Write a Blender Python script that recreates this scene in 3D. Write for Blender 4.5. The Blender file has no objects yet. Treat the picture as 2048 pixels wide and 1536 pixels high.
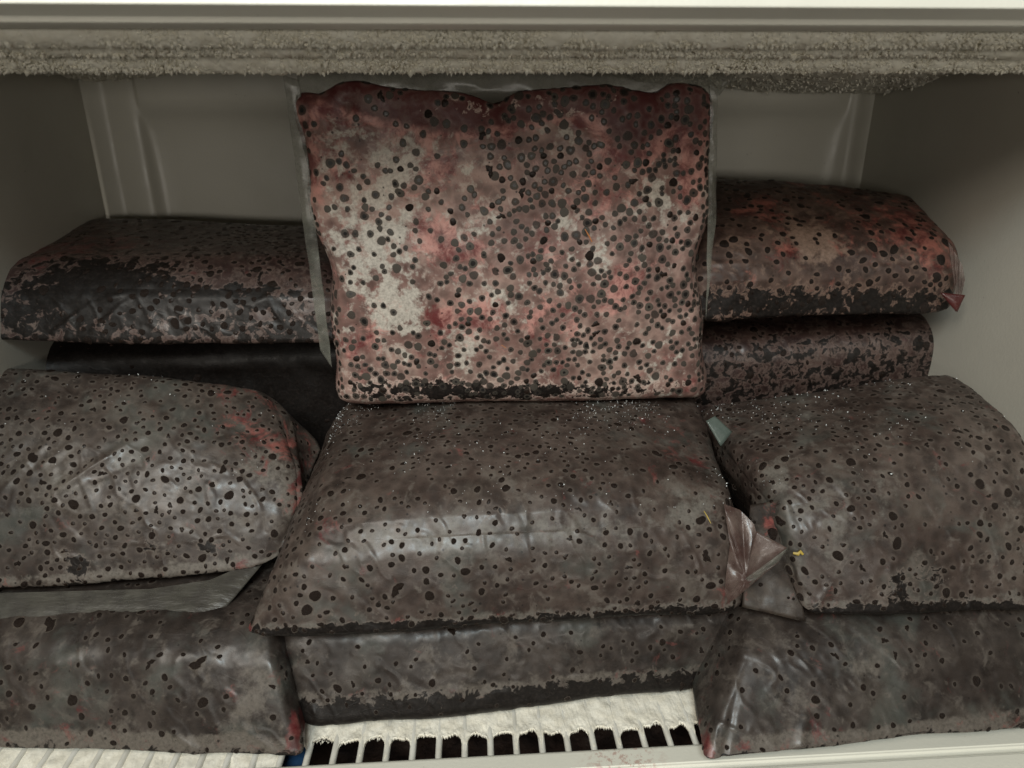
import bpy, bmesh, math, random
import numpy as np
from mathutils import Matrix, Vector

# ------------------------------------------------------------------ camera, world, light, exposure
S = bpy.context.scene
COL = S.collection
R = math.radians

cam_d = bpy.data.cameras.new('camera')
cam = bpy.data.objects.new('camera', cam_d); COL.objects.link(cam)
CAM = np.array([0.0, 0.0, 0.331])
def cam_axes(pitch, yaw, roll):
    p, y, r = R(pitch), R(yaw), R(roll)
    fw = np.array([math.sin(y)*math.cos(p), math.cos(y)*math.cos(p), -math.sin(p)])
    rt = np.array([math.cos(y), -math.sin(y), 0.0]); up = np.cross(rt, fw)
    rt2 = rt*math.cos(r) - up*math.sin(r)
    return rt2, np.cross(rt2, fw), fw
rt, up, fw = cam_axes(20.3, 3.3, 0.27)
cam.matrix_world = Matrix(((rt[0], up[0], -fw[0], CAM[0]), (rt[1], up[1], -fw[1], CAM[1]), (rt[2], up[2], -fw[2], CAM[2]), (0, 0, 0, 1)))
cam_d.sensor_width = 36.0
cam_d.lens = 36.0*1365/2048
cam_d.clip_start = 0.01; cam_d.clip_end = 50
cam_d.dof.use_dof = True
cam_d.dof.focus_distance = 0.415
cam_d.dof.aperture_fstop = 9.0
S.camera = cam

W = bpy.data.worlds.new('World'); S.world = W; W.use_nodes = True
W.node_tree.nodes['Background'].inputs[0].default_value = (1.0, 0.93, 0.82, 1)
W.node_tree.nodes['Background'].inputs[1].default_value = 0.012

def area(name, loc, target, sx, sy, power, col):
    d = bpy.data.lights.new(name, 'AREA'); d.shape = 'RECTANGLE'; d.size = sx; d.size_y = sy
    d.energy = power; d.color = col
    o = bpy.data.objects.new(name, d); COL.objects.link(o)
    o.location = loc
    o.rotation_euler = (Vector(target)-Vector(loc)).to_track_quat('-Z', 'Y').to_euler()
    return o
area('room_light', (-0.30, -0.62, 1.02), (0.06, 0.33, 0.16), 0.9, 0.6, 14.5, (1.0, 0.925, 0.82))
area('window_light', (-0.12, -0.72, 1.12), (0.05, 0.34, 0.12), 0.36, 0.20, 5.2, (0.66, 0.90, 1.0))
area('low_fill', (0.05, -0.80, 0.29), (0.02, 0.35, 0.365), 1.1, 0.14, 2.8, (1.0, 0.94, 0.84))  # unseen fill strip, added to light the frost on the pipes

S.view_settings.view_transform = 'Standard'
S.view_settings.look = 'None'
S.view_settings.exposure = 0.0
S.view_settings.gamma = 1.0

# ------------------------------------------------------------------ helpers
def link(o, parent=None):
    COL.objects.link(o)
    if parent is not None: o.parent = parent
    return o
def thing(name, label, cat, group=None, loc=(0, 0, 0)):
    o = bpy.data.objects.new(name, None); COL.objects.link(o)
    o.empty_display_size = 0.02; o.location = loc
    o['label'] = label; o['category'] = cat
    if group: o['group'] = group
    return o
def tag(o, label, cat, group=None):
    o['label'] = label; o['category'] = cat
    if group: o['group'] = group
    return o
def mesh_obj(name, verts, faces, mats, parent=None, smooth=True, kind=None):
    me = bpy.data.meshes.new(name)
    me.from_pydata([tuple(v) for v in verts], [], faces)
    for m in (mats if isinstance(mats, (list, tuple)) else [mats]): me.materials.append(m)
    if smooth: me.polygons.foreach_set('use_smooth', [True]*len(me.polygons))
    me.update()
    o = link(bpy.data.objects.new(name, me), parent)
    if kind: o['kind'] = kind
    return o
def grid_mesh(name, V, mats, parent=None, smooth=True, flip=False, kind=None):
    """V: (n, m, 3) array -> one quad sheet, fast."""
    n, m = V.shape[:2]
    idx = np.arange(n*m).reshape(n, m)
    q = np.stack([idx[:-1, :-1], idx[1:, :-1], idx[1:, 1:], idx[:-1, 1:]], -1).reshape(-1, 4)
    if flip: q = q[:, ::-1]
    return fast_mesh(name, V.reshape(-1, 3), q, mats, parent, smooth, kind)
def fast_mesh(name, V, Q, mats, parent=None, smooth=True, kind=None):
    me = bpy.data.meshes.new(name)
    V = np.asarray(V, np.float32); Q = np.asarray(Q, np.int32); k = Q.shape[1]
    me.vertices.add(len(V)); me.vertices.foreach_set('co', V.ravel())
    me.loops.add(Q.size); me.loops.foreach_set('vertex_index', Q.ravel())
    me.polygons.add(len(Q)); me.polygons.foreach_set('loop_start', np.arange(0, Q.size, k, dtype=np.int32))
    for m in (mats if isinstance(mats, (list, tuple)) else [mats]): me.materials.append(m)
    me.update(calc_edges=True)
    me.polygons.foreach_set('use_smooth', np.full(len(Q), smooth))
    o = link(bpy.data.objects.new(name, me), parent)
    if kind: o['kind'] = kind
    return o

def _h(ix, iy, iz, s):
    return np.modf(np.abs(np.sin(ix*127.1+iy*311.7+iz*74.7+s*19.19)*43758.5453))[0]
def vnoise(P, s=0):
    i = np.floor(P); f = P-i; u = f*f*(3-2*f)
    x, y, z = i[..., 0], i[..., 1], i[..., 2]
    ux, uy, uz = u[..., 0], u[..., 1], u[..., 2]
    def L(a, b, t): return a+(b-a)*t
    return L(L(L(_h(x, y, z, s), _h(x+1, y, z, s), ux), L(_h(x, y+1, z, s), _h(x+1, y+1, z, s), ux), uy),
             L(L(_h(x, y, z+1, s), _h(x+1, y, z+1, s), ux), L(_h(x, y+1, z+1, s), _h(x+1, y+1, z+1, s), ux), uy), uz)
def fbm(P, scale, octv=3, s=0):
    P = np.asarray(P)*scale; a = 0.5; t = 0; n = 0
    for k in range(octv):
        t = t+a*vnoise(P, s+k); n += a; a *= 0.5; P = P*2.03+7.7
    return t/n
def sstep(a, b, x):
    t = np.clip((x-a)/(b-a), 0, 1); return t*t*(3-2*t)

# ------------------------------------------------------------------ materials
class NT:
    def __init__(s, name):
        s.m = bpy.data.materials.new(name); s.m.use_nodes = True
        s.t = s.m.node_tree; s.b = s.t.nodes['Principled BSDF']
        s.co = s.t.nodes.new('ShaderNodeTexCoord').outputs['Object']
    def n(s, typ, **kw):
        x = s.t.nodes.new(typ)
        for k, v in kw.items(): setattr(x, k, v)
        return x
    def put(s, sock, v):
        if isinstance(v, bpy.types.NodeSocket): s.t.links.new(v, sock)
        elif isinstance(v, (tuple, list)) and len(v) == 3 and sock.type == 'RGBA': sock.default_value = (*v, 1)
        else: sock.default_value = v
    def noise(s, scale, detail=4, rough=0.55, stretch=None, dist=0.0):
        x = s.n('ShaderNodeTexNoise'); co = s.co
        if stretch:
            mp = s.n('ShaderNodeMapping'); s.put(mp.inputs['Vector'], co); mp.inputs['Scale'].default_value = stretch
            mp.inputs['Rotation'].default_value = (0, 0.4, 0.5); co = mp.outputs[0]
        s.put(x.inputs['Vector'], co); x.inputs['Scale'].default_value = scale; x.inputs['Detail'].default_value = detail
        x.inputs['Roughness'].default_value = rough; x.inputs['Distortion'].default_value = dist
        return x.outputs['Fac']
    def math(s, op, a, b=0.0, c=0.0, clamp=False):
        x = s.n('ShaderNodeMath', operation=op, use_clamp=clamp)
        s.put(x.inputs[0], a); s.put(x.inputs[1], b); s.put(x.inputs[2], c)
        return x.outputs[0]
    def ss(s, v, a, b, lo=0.0, hi=1.0):
        x = s.n('ShaderNodeMapRange', interpolation_type='SMOOTHSTEP')
        s.put(x.inputs['Value'], v); x.inputs['From Min'].default_value = a; x.inputs['From Max'].default_value = b
        x.inputs['To Min'].default_value = lo; x.inputs['To Max'].default_value = hi
        return x.outputs[0]
    def mix(s, f, a, b):
        x = s.n('ShaderNodeMix', data_type='RGBA')
        s.put(x.inputs['Factor'], f); s.put(x.inputs['A'], a); s.put(x.inputs['B'], b)
        for k in x.inputs:
            if k.type == 'RGBA' and k.name == 'A': s.put(k, a)
            if k.type == 'RGBA' and k.name == 'B': s.put(k, b)
        return [o for o in x.outputs if o.type == 'RGBA'][0]
    def bump(s, h, strength, dist):
        x = s.n('ShaderNodeBump'); s.put(x.inputs['Height'], h); x.inputs['Strength'].default_value = strength
        x.inputs['Distance'].default_value = dist
        s.t.links.new(x.outputs[0], s.b.inputs['Normal']); return x
    def set(s, **kw):
        names = dict(col='Base Color', rough='Roughness', coat='Coat Weight', coatr='Coat Roughness', spec='Specular IOR Level',
                     alpha='Alpha', trans='Transmission Weight', sss='Subsurface Weight', ior='IOR')
        for k, v in kw.items(): s.put(s.b.inputs[names[k]], v)
        return s.m

def simple(name, a, b, scale, rough, bump=0.0, bs=800, **kw):
    t = NT(name)
    c = t.mix(t.ss(t.noise(scale, 5), 0.35, 0.68), a, b)
    if bump: t.bump(t.noise(bs, 4, 0.6), 1.0, bump)
    return t.set(col=c, rough=rough, **kw)

def plastic_mat(name, base, dirt, stain=None):
    t = NT(name)
    c = t.mix(t.ss(t.noise(9, 5, 0.6), 0.45, 0.75, 0, 0.35), base, tuple(x*0.82 for x in base))
    sp = t.ss(t.noise(330, 3, 0.6), 0.70, 0.745)
    sp = t.math('MULTIPLY', sp, t.ss(t.noise(40, 2), 0.5, 0.62))
    c = t.mix(t.math('MULTIPLY', sp, 0.75), c, dirt)
    if stain:                                              # a juice smear where it dripped on the rail
        p, r, k = stain
        d = t.n('ShaderNodeVectorMath', operation='DISTANCE'); t.put(d.inputs[0], t.co); d.inputs[1].default_value = p
        f = t.math('MULTIPLY', t.ss(d.outputs['Value'], r*0.2, r, 1, 0), t.ss(t.noise(260, 5, 0.7), 0.50, 0.60))
        c = t.mix(t.math('MULTIPLY', f, 0.85), c, k)
    t.bump(t.noise(600, 3), 0.25, 0.0004)
    return t.set(col=c, rough=t.ss(t.noise(60, 4), 0.3, 0.7, 0.28, 0.45))

def bag_mat(name, c1, c2, pale, red, dark, wet_shade_k=1.1, paleK=0.9, coat=0.45, ragk=1.0, red0=0.0, halo=0.7, tint=False, dmot=0.7, wine=(0.10, 0.012, 0.014)):
    t = NT(name)
    at = t.n('ShaderNodeAttribute', attribute_name='mixmap')
    sp = t.n('ShaderNodeSeparateColor'); t.put(sp.inputs[0], at.outputs['Color'])
    aR, aP, aW, aH = sp.outputs[0], sp.outputs[1], sp.outputs[2], at.outputs['Alpha']
    big = t.noise(38, 4, 0.6); mid = t.noise(120, 5, 0.65); fine = t.noise(520, 5, 0.7); wet_shade_n = t.noise(150, 5, 0.62, dist=0.5)
    c = t.mix(t.ss(t.math('ADD', big, t.math('MULTIPLY', t.math('SUBTRACT', t.noise(16, 3, 0.6), 0.5), 0.9)), 0.40, 0.64), c1, c2)
    cell = t.n('ShaderNodeTexVoronoi', feature='F1'); t.put(cell.inputs['Vector'], t.co); cell.inputs['Scale'].default_value = 135
    cd = t.ss(cell.outputs['Distance'], 0.15, 0.75)               # berries dimly seen below the film, paler frost between them
    c = t.mix(t.math('MULTIPLY', t.math('SUBTRACT', 1.0, cd), 0.42), c, dark)
    c = t.mix(t.ss(t.noise(62, 5, 0.65, dist=0.3), 0.50, 0.68, 0, dmot), c, tuple(x*0.40 for x in c1))
    c = t.mix(t.ss(t.noise(75, 4, 0.7, dist=0.4), 0.54, 0.68, 0, 0.75), c, tuple(x*0.5+y*0.5 for x, y in zip(c2, pale)))
    if tint:
        c = t.mix(t.ss(t.noise(24, 4, 0.6, dist=0.3), 0.52, 0.68, 0, 0.5), c, (0.084, 0.093, 0.082))
        c = t.mix(t.ss(t.noise(19, 4, 0.6, dist=0.2), 0.55, 0.68, 0, 0.32), c, (0.082, 0.070, 0.057))
    rag = t.math('ADD', t.math('MULTIPLY', t.math('SUBTRACT', big, 0.5), ragk*1.3), t.math('MULTIPLY', t.math('SUBTRACT', mid, 0.5), ragk*1.9))
    pf = t.math('MULTIPLY', t.ss(t.math('ADD', t.math('MULTIPLY', aP, 0.75), rag), 0.25, 0.75), paleK)
    pc = t.mix(t.ss(fine, 0.30, 0.7), pale, tuple(x*0.62 for x in pale))
    c = t.mix(pf, c, pc)
    rn = t.noise(70, 6, 0.75, dist=0.6)
    rv = t.math('ADD', t.math('MULTIPLY_ADD', aR, 0.8, red0), t.math('MULTIPLY', t.math('SUBTRACT', rn, 0.5), 3.0))
    rf = t.ss(rv, 0.30, 0.85)
    rc = t.mix(t.ss(t.noise(58, 5, 0.7, dist=0.4), 0.40, 0.60), wine, tuple(0.9*x+0.3*y for x, y in zip(red, pale)))
    rc = t.mix(t.ss(t.math('ADD', aR, t.math('MULTIPLY', t.math('SUBTRACT', mid, 0.5), 1.5)), 0.9, 1.6), rc, tuple(x*0.55 for x in wine))
    c = t.mix(t.math('MULTIPLY', rf, 0.85), c, rc)
    halc = tuple(min(1, 0.9*x+0.35*y) for x, y in zip(c2, pale))
    c = t.mix(t.math('MULTIPLY', aH, t.ss(fine, 0.2, 0.8, 0.30*halo, 0.75*halo)), c, halc)
    spk = t.n('ShaderNodeTexVoronoi', feature='F1'); t.put(spk.inputs['Vector'], t.co); spk.inputs['Scale'].default_value = 250
    sc_ = t.n('ShaderNodeSeparateColor'); t.put(sc_.inputs[0], spk.outputs['Color'])
    lim = t.ss(sc_.outputs[0], 0.72, 1.0, 0.0, 0.22)
    dot = t.ss(t.math('SUBTRACT', lim, spk.outputs['Distance']), 0.0, 0.05)
    c = t.mix(t.math('MULTIPLY', dot, 0.8), c, dark)
    wv = t.math('ADD', t.math('MULTIPLY', aW, 1.5), t.math('MULTIPLY', t.math('SUBTRACT', wet_shade_n, 0.5), wet_shade_k*1.25))  # wet contact, and the shade painted on the back bags
    wm = t.ss(wv, 0.45, 0.56)
    rim = t.math('SUBTRACT', t.ss(wv, 0.36, 0.46), wm, clamp=True)
    c = t.mix(t.math('MULTIPLY', rim, 0.75), c, halc)
    c = t.mix(wm, c, t.mix(t.ss(fine, 0.45, 0.75), dark, tuple(x*2.6 for x in dark)))
    c = t.mix(t.ss(fine, 0.52, 0.8, 0, 0.35), c, tuple(x*0.45 for x in c1))
    rdg = t.math('ABSOLUTE', t.math('SUBTRACT', t.noise(26, 3, 0.5, stretch=(1, 2.6, 1.2), dist=0.5), 0.5))
    h = t.math('ADD', t.math('MULTIPLY', t.ss(rdg, 0.0, 0.016, 1, 0), 0.10), t.math('MULTIPLY', mid, 0.40))
    h = t.math('SUBTRACT', h, t.math('MULTIPLY', wm, 0.22))
    h = t.math('ADD', h, t.math('MULTIPLY', fine, 0.16))
    t.bump(h, 0.5, 0.0014)
    rg = t.math('SUBTRACT', t.ss(mid, 0.3, 0.7, 0.46, 0.66), t.math('MULTIPLY', wm, 0.08))
    return t.set(col=c, rough=rg, coat=t.math('MULTIPLY', t.math('MULTIPLY_ADD', wm, -0.7, 1.0), coat), coatr=t.ss(mid, 0.3, 0.7, 0.20, 0.42), spec=0.2)

M = {}
M['wall'] = plastic_mat('cream_liner_plastic', (0.55, 0.53, 0.46), (0.16, 0.13, 0.10))
M['rim'] = plastic_mat('white_shelf_plastic', (0.80, 0.79, 0.70), (0.16, 0.14, 0.10))
M['rail'] = plastic_mat('white_rail_plastic', (0.80, 0.79, 0.69), (0.20, 0.10, 0.07), ((0.078, 0.281, 0.003), 0.030, (0.55, 0.38, 0.32)))
M['wire'] = simple('white_coated_wire', (0.80, 0.79, 0.72), (0.68, 0.66, 0.58), 90, 0.35)
M['frost'] = simple('hoar_frost', (0.90, 0.87, 0.76), (0.80, 0.76, 0.64), 130, 0.75, 0.0003, 700)
M['pipe_ice'] = simple('thin_grey_ice', (0.40, 0.375, 0.31), (0.28, 0.26, 0.21), 160, 0.6, 0.0010, 700)
M['ice'] = simple('ice_crystal', (0.85, 0.88, 0.88), (0.75, 0.78, 0.78), 300, 0.15)
M['berry'] = simple('wet_dark_berry', (0.013, 0.008, 0.006), (0.022, 0.013, 0.009), 420, 0.45, 0.0004, 700, spec=0.25)
M['berry_black'] = simple('black_wet_berry', (0.006, 0.005, 0.005), (0.012, 0.010, 0.009), 420, 0.35)
def soft_berry(name, a, b, amax, rough):
    t = NT(name)
    at = t.n('ShaderNodeAttribute', attribute_name='rim'); oi = t.n('ShaderNodeObjectInfo')
    c = t.mix(oi.outputs['Random'], a, b)
    c = t.mix(t.ss(t.noise(330, 4), 0.35, 0.7, 0, 0.5), c, b)
    al = t.math('MULTIPLY', t.ss(at.outputs['Fac'], 0.0, 1.0, 1.0, 0.0), t.math('MULTIPLY_ADD', oi.outputs['Random'], -0.35, amax))
    return t.set(col=c, rough=rough, alpha=al, spec=0.3)
M['berry_grey'] = soft_berry('frosted_grey_berry', (0.095, 0.083, 0.068), (0.036, 0.030, 0.025), 0.98, 0.55)
M['frost_ring'] = soft_berry('pale_frost_ring', (0.20, 0.168, 0.135), (0.10, 0.08, 0.064), 0.55, 0.55)
M['stem'] = simple('orange_dry_stem', (0.55, 0.20, 0.06), (0.40, 0.16, 0.06), 300, 0.5)
M['straw'] = simple('yellow_dry_stalk', (0.50, 0.36, 0.06), (0.40, 0.30, 0.08), 300, 0.5)
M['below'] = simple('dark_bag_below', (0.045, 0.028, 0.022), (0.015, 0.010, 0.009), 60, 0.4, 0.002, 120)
M['blue'] = simple('blue_plastic_film', (0.03, 0.09, 0.20), (0.04, 0.11, 0.24), 60, 0.35, 0.001, 90)

def film(name, a, b, alpha, rough=0.25):
    t = NT(name)
    c = t.mix(t.ss(t.noise(70, 5), 0.35, 0.68), a, b)
    t.bump(t.math('ADD', t.noise(60, 4, stretch=(1, 4, 1)), t.math('MULTIPLY', t.noise(400, 4), 0.15)), 0.6, 0.0018)
    al = t.ss(t.noise(90, 4), 0.3, 0.7, max(0, alpha-0.15), min(1, alpha+0.15))
    return t.set(col=c, rough=rough, alpha=al, coat=0.4, coatr=0.15)
M['film_clear'] = film('clear_film', (0.24, 0.24, 0.20), (0.18, 0.175, 0.15), 0.32)
M['film_grey'] = film('cloudy_film', (0.085, 0.080, 0.067), (0.06, 0.055, 0.048), 0.88, 0.4)
M['film_pink'] = film('pink_stained_film', (0.19, 0.14, 0.12), (0.085, 0.045, 0.038), 0.52, 0.35)
M['film_red'] = film('red_stained_film', (0.06, 0.009, 0.009), (0.10, 0.022, 0.018), 0.9, 0.35)
M['film_teal'] = film('greenish_film', (0.10, 0.125, 0.108), (0.08, 0.105, 0.092), 0.95, 0.35)

BR1, BR2, DK = (0.057, 0.040, 0.033), (0.096, 0.073, 0.061), (0.009, 0.007, 0.006)
M['bagA'] = bag_mat('frosted_pink_film', (0.205, 0.118, 0.100), (0.38, 0.255, 0.215), (0.62, 0.575, 0.50), (0.42, 0.12, 0.10), DK, wet_shade_k=1.15, coat=0.2, ragk=1.7, red0=0.20, halo=0.22, dmot=0.35, wine=(0.13, 0.018, 0.020))
M['bagB'] = bag_mat('film_over_brown_mash', BR1, BR2, (0.165, 0.150, 0.130), (0.20, 0.035, 0.03), DK, wet_shade_k=1.25, tint=True)
M['bagC'] = bag_mat('film_over_olive_mash', (0.047, 0.034, 0.028), (0.084, 0.066, 0.055), (0.175, 0.155, 0.133), (0.24, 0.05, 0.04), DK, wet_shade_k=1.25, tint=True)
M['bagD_end'] = bag_mat('folded_film_over_mash', (0.032,0.023,0.018), (0.06,0.046,0.036), (0.1,0.09,0.075), (0.24,0.05,0.04), DK, coat=0.12)
M['bagL'] = bag_mat('film_over_dark_olive_mash', (0.033, 0.025, 0.021), (0.060, 0.048, 0.041), (0.150, 0.130, 0.110), (0.20, 0.04, 0.034), DK, wet_shade_k=1.25, tint=True)
M['bagF'] = bag_mat('film_over_pink_mash', (0.060, 0.035, 0.028), (0.105, 0.066, 0.052), (0.27, 0.18, 0.135), (0.26, 0.065, 0.05), DK, wet_shade_k=1.15, coat=0.35, red0=0.12, wine=(0.07, 0.01, 0.01))
M['bagE'] = bag_mat('film_over_dark_red_mash', (0.042, 0.023, 0.020), (0.080, 0.050, 0.042), (0.16, 0.125, 0.105), (0.13, 0.03, 0.03), DK, wet_shade_k=1.15, coat=0.5)

# ------------------------------------------------------------------ the setting: freezer liner
XL, XR, YF, YB = -0.312, 0.350, 0.29, 0.632
def strip(name, pts, x0, x1, mat, parent=None, n=2, closed=True, bulge=None):
    """extrude a (y, z) profile along x"""
    xs = np.linspace(x0, x1, n); P = np.array(pts, float)
    V = np.zeros((n, len(P), 3)); V[:, :, 0] = xs[:, None]; V[:, :, 1] = P[None, :, 0]; V[:, :, 2] = P[None, :, 1]
    o = []
    k = len(P); faces = []
    for i in range(n-1):
        for j in range(k if closed else k-1):
            a, b = i*k+j, i*k+(j+1) % k
            faces.append((a, b, b+k, a+k))
    if closed: faces += [tuple(range(k)), tuple(reversed(range((n-1)*k, n*k)))]
    return mesh_obj(name, V.reshape(-1, 3), faces, mat, parent, smooth=False)
def bevel(o, w, seg=2, ang=30):
    m = o.modifiers.new('bevel', 'BEVEL'); m.width = w; m.segments = seg; m.limit_method = 'ANGLE'; m.angle_limit = R(ang)
    return o
def box(name, lo, hi, mat, parent=None, bev=0.0):
    (x0, y0, z0), (x1, y1, z1) = lo, hi
    v = [(x0, y0, z0), (x1, y0, z0), (x1, y1, z0), (x0, y1, z0), (x0, y0, z1), (x1, y0, z1), (x1, y1, z1), (x0, y1, z1)]
    f = [(0, 3, 2, 1), (4, 5, 6, 7), (0, 1, 5, 4), (1, 2, 6, 5), (2, 3, 7, 6), (3, 0, 4, 7)]
    o = mesh_obj(name, v, f, mat, parent, smooth=False)
    if bev: bevel(o, bev, 3)
    return o
def struct(o): o['kind'] = 'structure'; return o

# back wall, with a rounded corner column on the left, a groove and a flat recessed panel
prof = [(XL-0.004, YB-0.012), (XL+0.004, YB-0.004), (XL+0.010, YB+0.001), (XL+0.014, YB+0.000), (XL+0.032, YB-0.001), (XL+0.036, YB+0.001),
        (XL+0.038, YB+0.006), (XL+0.042, YB+0.010), (XL+0.050, YB+0.012), (XR-0.045, YB+0.012), (XR-0.020, YB+0.010),
        (XR-0.014, YB+0.004), (XR-0.010, YB+0.000), (XR-0.006, YB-0.001), (XR-0.003, YB-0.010), (XR+0.004, YB-0.014)]
zz = [-0.25, 0.1, 0.325, 0.345, 0.352, 0.40]
V = np.zeros((len(prof), len(zz), 3))
for i, (x, y) in enumerate(prof):
    for j, z in enumerate(zz):
        yy = y
        if y > YB+0.005 and z > 0.34: yy = YB+0.012 - 0.016*min(1, (z-0.34)/0.012)       # the panel stops below the ceiling
        V[i, j] = (x, yy, z)
bw = struct(grid_mesh('back_wall', V, M['wall'], flip=True)); bw.modifiers.new('sub', 'SUBSURF').levels = 2
bw.modifiers['sub'].render_levels = 2
clip = box('wall_clip', (-0.206, YB-0.002, 0.3575), (-0.186, YB+0.011, 0.372), M['wall'], bw, 0.002)
def side_wall(name, x, sgn):
    ys = np.linspace(YF-0.03, YB-0.012, 30); zs = np.linspace(-0.25, 0.40, 30)
    V = np.zeros((30, 30, 3)); V[:, :, 1] = ys[:, None]; V[:, :, 2] = zs[None]
    V[:, :, 0] = x+sgn*0.0012*np.sin(ys*17)[:, None]
    return struct(grid_mesh(name, V, M['wall'], flip=sgn > 0))
side_wall('left_wall', XL, 1); side_wall('right_wall', XR, -1)

# ------------------------------------------------------------------ upper shelf with frosted cooling pipes
us = thing('upper_shelf', 'white upper shelf edge with three frost-covered pipes along its underside', 'freezer shelf', loc=(0.02, 0.3, 0.4))
us.location = (0, 0, 0)
bevel(strip('rim', [(0.3285, 0.455), (0.2995, 0.3812), (0.2985, 0.3768), (0.3060, 0.3736), (0.3072, 0.3716), (0.3105, 0.3708), (0.3118, 0.3722),
              (0.3185, 0.3708), (0.3198, 0.3900), (0.3290, 0.3900), (0.3290, 0.4550)], XL-0.03, XR+0.03, M['rim'], us), 0.0007, 2, 15)
top = struct(box('ceiling', (XL-0.03, 0.3295, 0.392), (XR+0.03, YB+0.03, 0.42), M['wall']))

def frost_pipe(y, z, r, seed, amp):
    nx, nt = 620, 56
    xs = np.linspace(XL+0.001, XR-0.001, nx); th = np.linspace(0, 2*np.pi, nt)
    X, T = np.meshgrid(xs, th, indexing='ij')
    P = np.stack([X, y+0*X, z+0*X], -1); D = np.stack([0*X, np.cos(T), np.sin(T)], -1)
    Q = P+D*r
    n1 = fbm(Q, 60, 3, seed)-0.5; n2 = fbm(Q, 300, 3, seed+9); n3 = fbm(Q, 22, 3, seed+5)-0.5
    rr = r+n1*0.004*amp+np.maximum(0, n2-0.45)*0.006*amp+n3*0.0035
    V = P+D*rr[..., None]
    return grid_mesh('frosted_pipe', V, M['frost'], us)
pipes = [(0.336, 0.3752, 0.0082, 1, 0.6), (0.358, 0.3742, 0.0088, 2, 0.7), (0.386, 0.3716, 0.0110, 3, 0.9)]
for p in pipes: frost_pipe(*p)
# thick hoar on the ceiling behind the pipes, deeper towards both side walls
nx, ny = 420, 150
X, Y = np.meshgrid(np.linspace(XL+0.0005, XR-0.0005, nx), np.linspace(0.332, YB+0.004, ny), indexing='ij')
B3 = np.stack([X, Y, 0*X], -1)
dep = 0.006+0.022*sstep(-0.02, 0.30, X)*sstep(0.42, 0.57, Y)+0.012*sstep(0.16, 0.31, -X)*sstep(0.40, 0.58, Y)+0.006*np.exp(-((X-0.02)/0.16)**2)*sstep(0.5, 0.46, Y)
dep = dep+0.006*(fbm(B3, 40, 3, 3)-0.5)+0.006*np.maximum(0, fbm(B3, 240, 3, 8)-0.45)
grid_mesh('ceiling_frost', np.stack([X, Y, 0.3905-dep], -1), M['frost'], us, flip=True)
rng = np.random.default_rng(5)
def crystals(name, P, N, size, mat, parent, long=1.6, bead=False):
    """little three-sided ice spikes joined into one part"""
    P = np.asarray(P); N = np.asarray(N); n = len(P)
    a = np.cross(N, rng.normal(size=(n, 3))); a /= np.linalg.norm(a, axis=1)[:, None]+1e-9
    b = np.cross(N, a)
    s = size*rng.lognormal(0, 0.22, n)[:, None]
    i = np.arange(n)
    if bead:
        ax = [a*s*0.8, -a*s*0.8, b*s*0.8, -b*s*0.8, N*s*long, -N*s*0.8]
        V = np.concatenate([P+k*rng.uniform(0.7, 1.2, (n, 1)) for k in ax])
        Q = np.concatenate([np.stack([i+p*n, i+q*n, i+r*n], 1) for p, q, r in ((0, 2, 4), (2, 1, 4), (1, 3, 4), (3, 0, 4), (2, 0, 5), (1, 2, 5), (3, 1, 5), (0, 3, 5))])
        return fast_mesh(name, V, Q, mat, parent, smooth=True, kind='stuff')
    v = [P+s*0.5*(a*math.cos(k*2.094)+b*math.sin(k*2.094)) for k in range(3)]
    tip = P+N*s*long*rng.uniform(0.6, 1.4, (n, 1))+rng.normal(size=(n, 3))*s*0.25
    V = np.concatenate(v+[tip])
    Q = np.concatenate([np.stack([i, i+n, i+3*n], 1), np.stack([i+n, i+2*n, i+3*n], 1), np.stack([i+2*n, i, i+3*n], 1), np.stack([i, i+2*n, i+n], 1)])
    return fast_mesh(name, V, Q, mat, parent, smooth=False, kind='stuff')
CP, CN, F1, F2 = [], [], [], []
for (y, z, r, sd, am) in pipes:
    n = 8000
    x = rng.uniform(XL+0.004, XR-0.004, n); th = math.pi*rng.uniform(0.95, 1.6, n)
    if sd == 1: th = math.pi*rng.uniform(1.0, 1.6, n)
    d = np.stack([0*x, np.cos(th), np.sin(th)], -1)
    CP.append(np.stack([x, y+0*x, z+0*x], -1)+d*(r+0.0002)); CN.append(d*0.8+rng.normal(size=(n, 3))*0.35+np.array([0, 0, -0.25]))
for (y, z, r, sd, am) in pipes:                     # a scalloped fringe of bigger grains along the underside of each pipe
    x = np.sort(rng.uniform(XL+0.004, XR-0.004, 620)); x = x[fbm(np.stack([x, 0*x, 0*x], -1), 60, 2, sd+60) > 0.40]
    F1.append(np.stack([x, y-0.002+rng.normal(0, 0.0012, len(x)), z-r-0.0006+rng.normal(0, 0.0004, len(x))], -1)); F2.append(np.stack([0*x, -0.4+0*x, -1+0*x], -1)+rng.normal(size=(len(x), 3))*0.25)
crystals('frost_fringe', np.concatenate(F1), np.concatenate(F2), 0.0011, M['frost'], us, long=1.0, bead=True)
xr = rng.uniform(-0.30, XR-0.002, 9000); yr = rng.uniform(0.44, 0.625, 9000)
ixx = np.clip(((xr-XL)/(XR-XL)*(nx-1)).astype(int), 0, nx-1); iyy = np.clip(((yr-0.332)/(YB+0.004-0.332)*(ny-1)).astype(int), 0, ny-1)
CP.append(np.stack([xr, yr, 0.3903-dep[ixx, iyy]], -1)); CN.append(np.stack([0*xr, -0.3+0*xr, -np.ones(9000)], -1)+rng.normal(size=(9000, 3))*0.4)
crystals('frost_crystals', np.concatenate(CP), np.concatenate(CN), 0.0011, M['frost'], us, long=1.0, bead=True)

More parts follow.
